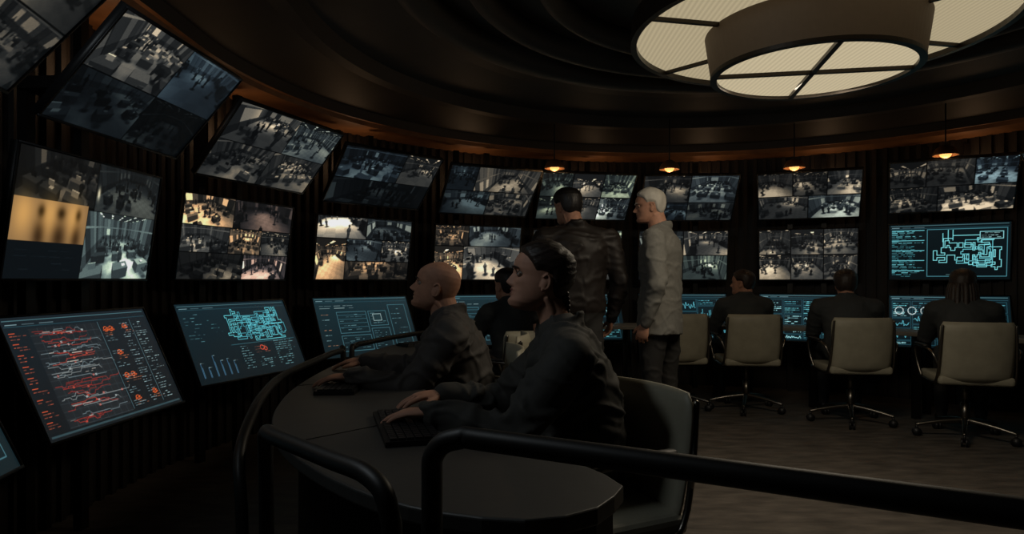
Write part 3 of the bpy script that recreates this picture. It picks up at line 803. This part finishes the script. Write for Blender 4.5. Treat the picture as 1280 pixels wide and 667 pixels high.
def build_head(parent, M4, skin, voxel, nbase, female=False, hair=None, hmat=None, style='short'):
    bm = bmesh.new(); nz, nt = 90, 84; rings = []
    for j in range(nz+1):
        z = .224*(j/nz)
        rings.append([bm.verts.new(head_surface(z, 2*math.pi*k/nt, True, female)) for k in range(nt)])
    for a, b in zip(rings[:-1], rings[1:]):
        for k in range(nt): bm.faces.new((a[k], a[(k+1) % nt], b[(k+1) % nt], b[k]))
    bm.faces.new(list(reversed(rings[0]))); bm.faces.new(rings[-1])
    nr = .052 if female else .062
    nb = M4.inverted() @ Vector(nbase)
    top = Vector((-.035, 0, .07)); mid = top.lerp(nb, .5)+Vector((-.004, 0, 0))
    add_tube(bm, [top, top.lerp(mid, .5), mid, nb.lerp(mid, .35), nb], [(nr*.98, nr*.92), (nr*.98, nr*.93), (nr, nr*.95), (nr*1.08, nr*1.08), (nr*1.25, nr*1.5)], seg=24, ref=(1, 0, 0))
    es = .88 if female else 1.
    for s in (-1, 1):
        add_tube(bm, [(-.03, s*.052, .05), (mid.x+.008, s*nr*.74, mid.z), (nb.x+nr*.85, s*.018, nb.z+.02)], [.010, .012, .009], seg=10, sub=3)
        rt = Matrix.Rotation(math.radians(-12), 3, 'Y') @ Matrix.Rotation(math.radians(s*-22), 3, 'Z')
        add_ell(bm, (-.012, s*.0735, .098), (.014*es, .006, .026*es), rt)
        pr = []
        for k in range(9):
            a = math.radians(-70+k*32); pr.append((-.016+.0145*es*math.cos(a+math.pi*.6), s*(.0785+.003*math.cos(a)), .10+.026*es*math.sin(a+math.pi*.6)))
        add_tube(bm, pr, .0038, seg=8, sub=2)
        add_ell(bm, (-.010, s*.0750, .0755), (.006, .004, .007))
        for zz, rr in ((.0062, .0024), (-.0060, .0018)):
            add_tube(bm, [(.0632+.0122*math.cos(math.radians(f))*.92, s*.031+.0139*math.sin(math.radians(f)), .111+zz*math.cos(math.radians(f))) for f in (-75, -40, 0, 40, 75)], rr, seg=8, sub=3)
    def mf(c):
        return 1 if (abs(c.y) < .021 and .0435 < c.z < .0615 and c.x > .078) else 0
    h = remesh(bm, 'head', parent, [skin, M['lips'] if female else skin], voxel, 1, None, mf, 1); h.matrix_local = M4
    bm = bmesh.new()
    for s in (-1, 1):
        add_ell(bm, (.0632, s*.031, .111), (.0122, .0123, .0102), seg=16)
        add_ell(bm, (.0732, s*.031, .1113), (.0032, .0058, .0056), seg=12, mi=1)
    o = bm_obj(bm, 'eyes', parent, [M['eye'], M['iris']], True); o.matrix_local = M4
    bm = bmesh.new()
    for s in (-1, 1):
        add_tube(bm, [(.0885, s*.015, .1275), (.0875, s*.030, .1320), (.0760, s*.046, .130)], [.0026, .0028, .0016], seg=8, sub=3)
        add_tube(bm, [(.0760, s*.019, .1162), (.0780, s*.031, .1186), (.0700, s*.044, .1155)], [.0010, .0013, .0010], seg=8, sub=3)
    bw = hmat or M['hairdk']
    o = bm_obj(bm, 'eyebrows', parent, [bw], True); o.matrix_local = M4
    if hair:
        bm = bmesh.new(); nz, nt = 60, 120; rings = []; C = Vector((-.012, 0, .115))
        for j in range(nz+1):
            z = .012+.212*(j/nz); row = []
            for k in range(nt):
                p = head_surface(z, 2*math.pi*k/nt, False)
                hl = np.interp(p.x, [-.11, -.07, -.045, -.03, .0, .02, .035, .06, .075], [.040, .045, .07, .125, .130, .125, .150, .168, .178])
                if style == 'long': hl = np.interp(p.x, [-.11, -.02, .02, .05, .075], [.0, .0, .06, .15, .178])
                if style == 'braid': hl = np.interp(p.x, [-.11, -.07, -.045, -.034, .0, .02, .035, .055, .075], [.030, .040, .070, .120, .128, .124, .144, .164, .177])
                mm = (p.z-hl)/.018; mm = max(0, min(1, mm))
                t = hair*mm*(1+.5*max(0, (p.z-.15)/.07)) - .005*(1-mm)
                nn = noise.noise(Vector((p.x*14, p.y*55, p.z*14)))
                if style == 'braid':
                    nn = noise.noise(Vector((p.x*8, (p.z+p.x*.6)*110, p.y*40)))*1.1
                d = (p-C).normalized(); row.append(bm.verts.new(p+d*(t+nn*.003*mm)))
            rings.append(row)
        for a, b in zip(rings[:-1], rings[1:]):
            for k in range(nt): bm.faces.new((a[k], a[(k+1) % nt], b[(k+1) % nt], b[k]))
        bm.faces.new(list(reversed(rings[0]))); bm.faces.new(rings[-1])
        if style == 'braid':
            for s in (1, -1):
                path = catmull([(-.088, s*.034, .075), (-.100, s*.026, .045), (-.102, s*.022, .01), (-.098, s*.022, -.03), (-.094, s*.024, -.07)], 5)
                for k, p in enumerate(path):
                    sd = 1 if k % 2 else -1; sc = .80-.30*k/len(path)
                    t = path[min(k+1, len(path)-1)]-path[max(0, k-1)]; t = Vector(t).normalized()
                    side = t.cross(Vector((0, s, .4))).normalized()
                    add_ell(bm, Vector(p)+side*sd*.005, (.010*sc+.002, .0095*sc, .014*sc), Vector((0, 0, 1)).rotation_difference((t+side*sd*.6).normalized()).to_matrix(), seg=12)
        if style == 'long':
            for k in range(17):
                a = math.radians(95+170*k/16); r = .078+.010*math.sin(k*2.3)
                x, y = -.01+r*math.cos(a)*1.15, r*math.sin(a)
                add_tube(bm, [(x*.8, y*.8, .15), (x*1.1, y*1.05, .07), (x*1.15-.01, y*1.12, -.03), (x*1.1-.03, y*1.0, -.13-.03*math.sin(k*1.7)), (x-.035, y*.9, -.22-.03*math.sin(k*2.1))],
                         [.020, .022, .022, .017, .006], seg=10, sub=4)
        for f in bm.faces: f.smooth = True
        o = bm_obj(bm, 'hair', parent, [hmat], True); o.matrix_local = M4

def build_hand(parent, name, wrist, direction, side, skin, curl=.25, up=(0, 0, 1), voxel=.0035):
    d = Vector(direction).normalized(); u = Vector(up); u = (u-d*u.dot(d)).normalized(); l = u.cross(d)
    Mx = Matrix((d, l*side, u)).transposed().to_4x4(); Mx.translation = Vector(wrist)
    bm = bmesh.new()
    add_tube(bm, [(-.05, 0, 0), (0, 0, 0), (.03, 0, .002), (.065, 0, .003), (.088, 0, .001)], [(.019, .025), (.017, .024), (.016, .032), (.014, .039), (.011, .036)], seg=20, ref=(0, 0, 1))
    lens = [.068, .077, .072, .056]; ys = [.031, .0105, -.0105, -.030]
    for i in range(4):
        y = ys[i]; spl = (1.5-i)*.045; L_ = lens[i]; x0 = .082-(.004 if i in (0,) else 0)-(.010 if i == 3 else 0)
        p = Vector((x0-.02, y*.85, .002)); pts = [tuple(p)]; p = Vector((x0, y, .001)); pts.append(tuple(p)); a = curl*.5
        for q, fr in enumerate((.45, .31, .24)):
            a += curl*(.9 if q else .6)
            p = p+Vector((math.cos(a)*math.cos(spl), math.sin(spl), -math.sin(a)))*L_*fr; pts.append(tuple(p))
        k = .9 if i == 3 else 1
        add_tube(bm, pts, [.0095*k, .0092*k, .0086*k, .0078*k, .0062*k], seg=12, sub=3)
    add_tube(bm, [(.018, .016, -.004), (.036, .034, -.008), (.058, .052, -.012), (.082, .060, -.018), ], [.015, .0128, .0105, .0078], seg=12, sub=3)
    o = remesh(bm, name, parent, [skin], voxel, 1); o.matrix_local = Mx
    return o

def person(name, loc, yaw, skin, top, low, voxel=.012, chin=None, hyaw=0, pitch=0, arms=None, female=False, coat=0,
           hair=None, hmat=None, style='short', hv=.005, curl=.25, folds=.006, collar=True, standing=False, lean=0, bulk=1.06):
    e = empty(name, loc, yaw)
    wd = .93 if female else 1.
    bm = bmesh.new(); B = bulk
    def sc(l): return [(a*B, b*B) for a, b in l]
    if not standing:
        hip = .575; L = lean
        add_tube(bm, [(-.02, 0, hip), (-.035, 0, .66), (-.015+L*.3, 0, .78), (.005+L*.7, 0, .88), (.005+L, 0, .945), (.02+L, 0, .995)],
                 sc([(.118, .165), (.118, .155*wd), (.122, .165*wd), (.118, .178*wd), (.092, .155*wd)])+[(.068, .078)], seg=28, ref=(1, 0, 0))
        sh = [Vector((.005+L, s*.178*wd*B, .925)) for s in (1, -1)]; nb = Vector((.025+L, 0, .985))
        for s in (1, -1):
            add_tube(bm, [(0.0, s*.09, hip), (.20, s*.11, hip+.005), (.41, s*.13, hip-.03)], [(.085, .092), (.078, .082), (.062, .066)], seg=18)
            add_tube(bm, [(.41, s*.13, hip-.04), (.40, s*.13, .35), (.37, s*.13, .10)], [.062, .058, .045], seg=16)
            add_tube(bm, [(.34, s*.13, .045), (.45, s*.135, .035), (.54, s*.14, .028)], [(.04, .042), (.036, .045), (.024, .036)], seg=14, ref=(0, 0, 1))
        belt = .60
    else:
        hip = .93; L = lean
        hem = .80 if coat else .93
        add_tube(bm, [(-.0, 0, hem), (-.0, 0, .98), (-.01, 0, 1.12), (.0+L*.4, 0, 1.26), (-.01+L*.8, 0, 1.37), (.0+L, 0, 1.445), (.01+L, 0, 1.49)],
                 sc([(.135, .19) if coat else (.118, .168), (.132, .178), (.12, .164), (.13, .182), (.12, .19), (.085, .16)])+[(.06, .075)], seg=28, ref=(1, 0, 0), cap=not coat)
        sh = [Vector((-.005+L, s*.197*B, 1.415)) for s in (1, -1)]; nb = Vector((.01+L, 0, 1.475))
        for s in (1, -1):
            fx = .03*s
            add_tube(bm, [(0, s*.085, .95), (fx, s*.095, .70), (fx, s*.10, .50), (fx-.01, s*.105, .30), (fx-.03, s*.11, .09)], [(.098, .092), (.085, .08), (.064, .062), (.062, .058), (.05, .05)], seg=18, ref=(1, 0, 0))
            add_tube(bm, [(fx-.06, s*.11, .045), (fx+.05, s*.12, .038), (fx+.15, s*.13, .028)], [(.04, .042), (.036, .047), (.022, .036)], seg=14, ref=(0, 0, 1))
        belt = .80 if coat else .94
    add_tube(bm, [sh[0], (sh[0]+sh[1])/2+Vector((0, 0, .025)), sh[1]], [.064*B, .078, .064*B], seg=18)
    for i, (el, wr) in enumerate(arms):
        el = Vector(el); wr = Vector(wr)
        add_tube(bm, [sh[i], sh[i].lerp(el, .5), el], [.068*wd*B, .062*B, .053*B], seg=16, sub=4)
        add_tube(bm, [el, el.lerp(wr, .45), wr], [.053*B, .049*B, .037*B], seg=16, sub=4)
        dd = (wr-el).normalized(); add_tube(bm, [wr-dd*.03, wr+dd*.004], [.039, .040], seg=16, sub=1)
    if collar:
        pr = []
        for k in range(13):
            a = 2*math.pi*(k/12)*.90+.31; pr.append((nb.x-.010+.070*math.cos(a), .070*math.sin(a), nb.z+.016-.030*math.cos(a)))
        add_tube(bm, pr, [(.028, .011)]*13, seg=10, sub=2, ref=(0, 0, 1))
    seed = sum(map(ord, name))+loc[0]*7
    A = [(Vector(el), Vector(wr)) for el, wr in arms]
    def fold(r, w): return (1-(r/w)**2)**2 if r < w else 0
    def disp(c):
        w1 = noise.noise(Vector((c.x*5+seed, c.y*5, c.z*5)))
        r = abs(noise.noise(Vector((c.x*5+w1*.8+seed, c.y*5, c.z*11+w1*1.2+c.x*4))))
        r2 = abs(noise.noise(Vector((c.x*9+seed, c.y*8+w1, c.z*12-c.x*6))))
        k = .8
        for el, wr in A:
            k += .8*math.exp(-((c-el).length/.10)**2)
        return folds*k*(fold(r, .16)*.9+fold(r2, .14)*.5-.25)
    def mf(c):
        if c.z < (.065): return 2
        if standing: return 1 if c.z < belt else 0
        return 1 if (c.z < belt and (c.x > .06 or c.z < .5) and c.z < .66) else 0
    remesh(bm, 'clothed_body', e, [top, low, M['shoe']], voxel, 3, disp, mf, 2)
    hm = Matrix.Translation(Vector(chin)) @ Matrix.Rotation(math.radians(hyaw), 4, 'Z') @ Matrix.Rotation(math.radians(-pitch), 4, 'Y') @ Matrix.Translation((.02, 0, 0))
    build_head(e, hm, skin, hv, (nb.x-.005, 0, nb.z-.02), female, hair, hmat, style)
    for i, (el, wr) in enumerate(arms):
        el = Vector(el); wr = Vector(wr); d = (wr-el).normalized()
        if not standing:
            d = Vector((d.x, d.y, d.z*.25-.12)).normalized(); upv = (0, 0, 1)
        else: upv = (0, 1 if i == 0 else -1, 0)
        build_hand(e, 'hand_left' if i == 0 else 'hand_right', wr+d*.012, d, (-1 if i == 0 else 1), skin, curl, upv, .003 if hv < .004 else .005)
    return e

# foreground woman
chair(.205, 2.03, 207, .82)
person('woman_operator', (.195, 2.15, 0), 182, M['skinF'], M['jackF'], M['trouser'], voxel=.008, chin=(.11, 0, 1.045), hyaw=2, pitch=11,
       arms=[((.20, .235, .70), (.425, .20, .765)), ((.21, -.21, .71), (.42, -.13, .765))], female=True, hair=.010, hmat=M['hairdk'], style='braid', hv=.0024, curl=.22, folds=.016, lean=.025, bulk=1.15)
# bald man
chair(-.24, 2.9, 186, .86)
person('bald_man_operator', (-.245, 2.92, 0), 184, M['skinM'], M['jackM'], M['trouser'], voxel=.008, chin=(.10, 0, 1.01), hyaw=-4, pitch=15,
       arms=[((.18, .24, .70), (.40, .235, .765)), ((.20, -.26, .72), (.43, -.30, .765))], hair=None, hv=.0024, curl=.22, folds=.016, lean=.02, bulk=1.14)
chair(-.20, 3.66, 176, .86)
chair(.0, 4.62, 125, .82)
person('operator', (-.0, 4.66, 0), 124, M['skinM'], M['uni'], M['trouser'], chin=(.06, 0, 1.0), hyaw=6, pitch=4,
       arms=[((.18, .235, .70), (.42, .20, .765)), ((.2, -.23, .70), (.42, -.15, .765))], hair=.012, hmat=M['hairbk'], hv=.005)
person('man_in_leather_jacket', (.42, 4.35, 0), 100, M['skinM'], M['leather'], M['trouser'], chin=(.05, .03, 1.525), hyaw=25, pitch=-6,
       arms=[((-.03, .29, 1.14), (.06, .26, .90)), ((-.03, -.29, 1.14), (.06, -.26, .90))], hair=.014, hmat=M['hairbk'], standing=True, folds=.012, curl=.4, bulk=1.12)
person('man_in_grey_suit', (.98, 4.42, 0), 155, M['skinM'], M['suit'], M['trouser'], voxel=.009, chin=(.05, 0, 1.53), hyaw=19, pitch=-2, coat=1,
       arms=[((-.05, .28, 1.13), (.03, .255, .885)), ((-.02, -.27, 1.13), (.08, -.24, .9))], hair=.011, hmat=M['hairwh'], standing=True, folds=.008, curl=.45, hv=.0035, bulk=1.08)
farseat = [((.18, .24, .70), (.42, .17, .765)), ((.2, -.24, .70), (.42, -.15, .765))]
chair(1.46, 6.02, 95)
chair(2.08, 5.93, 86)
person('operator', (2.10, 6.02, 0), 86, M['skinM'], M['uni'], M['trouser'], chin=(.05, 0, 1.01), hyaw=55, pitch=4, arms=farseat, hair=.012, hmat=M['hairdk'])
chair(2.75, 5.42, 84)
person('operator', (2.78, 5.54, 0), 72, M['skinM'], M['uni'], M['trouser'], chin=(.06, 0, 1.0), hyaw=0, pitch=0, arms=farseat, hair=.016, hmat=M['hairdk'], bulk=1.15)
chair(3.30, 4.86, 74)
person('long_haired_operator', (3.38, 5.0, 0), 58, M['skinF'], M['uni'], M['trouser'], chin=(.05, 0, 1.0), hyaw=0, pitch=0, arms=farseat, female=True, hair=.012, hmat=M['hairdk'], style='long', bulk=1.1)

# ------------------------------------------------------------------ desk clutter
def keyboard(x, y, yaw, z=.72):
    bm = bmesh.new(); add_box(bm, (0, 0, .008), (.15, .42, .014))
    for i in range(6):
        for j in range(19):
            add_box(bm, (-.058+i*.0222, -.193+j*.0215, .018), (.0185, .0178, .008), mi=1)
    o = bm_obj(bm, 'keyboard', mats=[M['plastic'], M['key']]); o.location = (x, y, z); o.rotation_euler = (0, 0, math.radians(yaw)); return o
keyboard(-.31, 1.93, 196)
keyboard(-.68, 2.70, 184)
keyboard(-.55, 4.45, 130)
for r_, a_ in ((2.72, 73), (2.72, 53), (2.72, 34)):
    keyboard(CX+r_*math.cos(math.radians(a_)), CY0+r_*math.sin(math.radians(a_)), a_)
def mouse(x, y, yaw):
    bm = bmesh.new(); add_ell(bm, (0, 0, .008), (.052, .030, .024)); bmesh.ops.bisect_plane(bm, geom=bm.verts[:]+bm.edges[:]+bm.faces[:], plane_co=(0, 0, 0), plane_no=(0, 0, -1), clear_outer=True)
    o = bm_obj(bm, 'computer_mouse', mats=[M['plastic']], smooth=True); o.location = (x, y, .721); o.rotation_euler = (0, 0, math.radians(yaw))
mouse(-.70, 3.32, 180)

# ------------------------------------------------------------------ lights
def area(name, loc, target, size, energy, col, shape='DISK'):
    l = bpy.data.lights.new(name, 'AREA'); l.energy = energy; l.color = col; l.size = size; l.shape = shape
    o = bpy.data.objects.new(name, l); COLL.objects.link(o); o.location = loc
    o.rotation_euler = (Vector(target)-Vector(loc)).to_track_quat('-Z', 'Y').to_euler(); return o
area('lamp_glow', (LX, LY, 2.13), (LX, LY+.2, 0), .85, 17, (1., .86, .66))
area('added_operator_fill', (-1.3, 1.35, 2.35), (.0, 2.4, 1.1), .4, 6.5, (.84, .94, 1.))  # added cool fill on the operators, supplements the screen glow; has no fixture
for a_ in (188, 166, 144, 122, 100, 80, 60, 40, 18):
    l = bpy.data.lights.new('cove_light', 'POINT'); l.energy = .95; l.color = (1, .60, .32); l.shadow_soft_size = .08
    o = bpy.data.objects.new('cove_light', l); COLL.objects.link(o)
    o.location = (CX+3.44*math.cos(math.radians(a_)), CY0+3.44*math.sin(math.radians(a_)), 2.16)
w = bpy.data.worlds.new('dark'); scene.world = w; w.use_nodes = True
w.node_tree.nodes['Background'].inputs[0].default_value = (.002, .002, .002, 1)

# ------------------------------------------------------------------ camera
cam = bpy.data.cameras.new('camera'); co = bpy.data.objects.new('camera', cam); COLL.objects.link(co)
cam.sensor_width = 36; cam.lens = 36*834/1280; cam.shift_y = 16.5/1280; cam.clip_start = .02
co.location = (0, 0, EYE); co.rotation_euler = (math.radians(90), 0, 0)
scene.camera = co
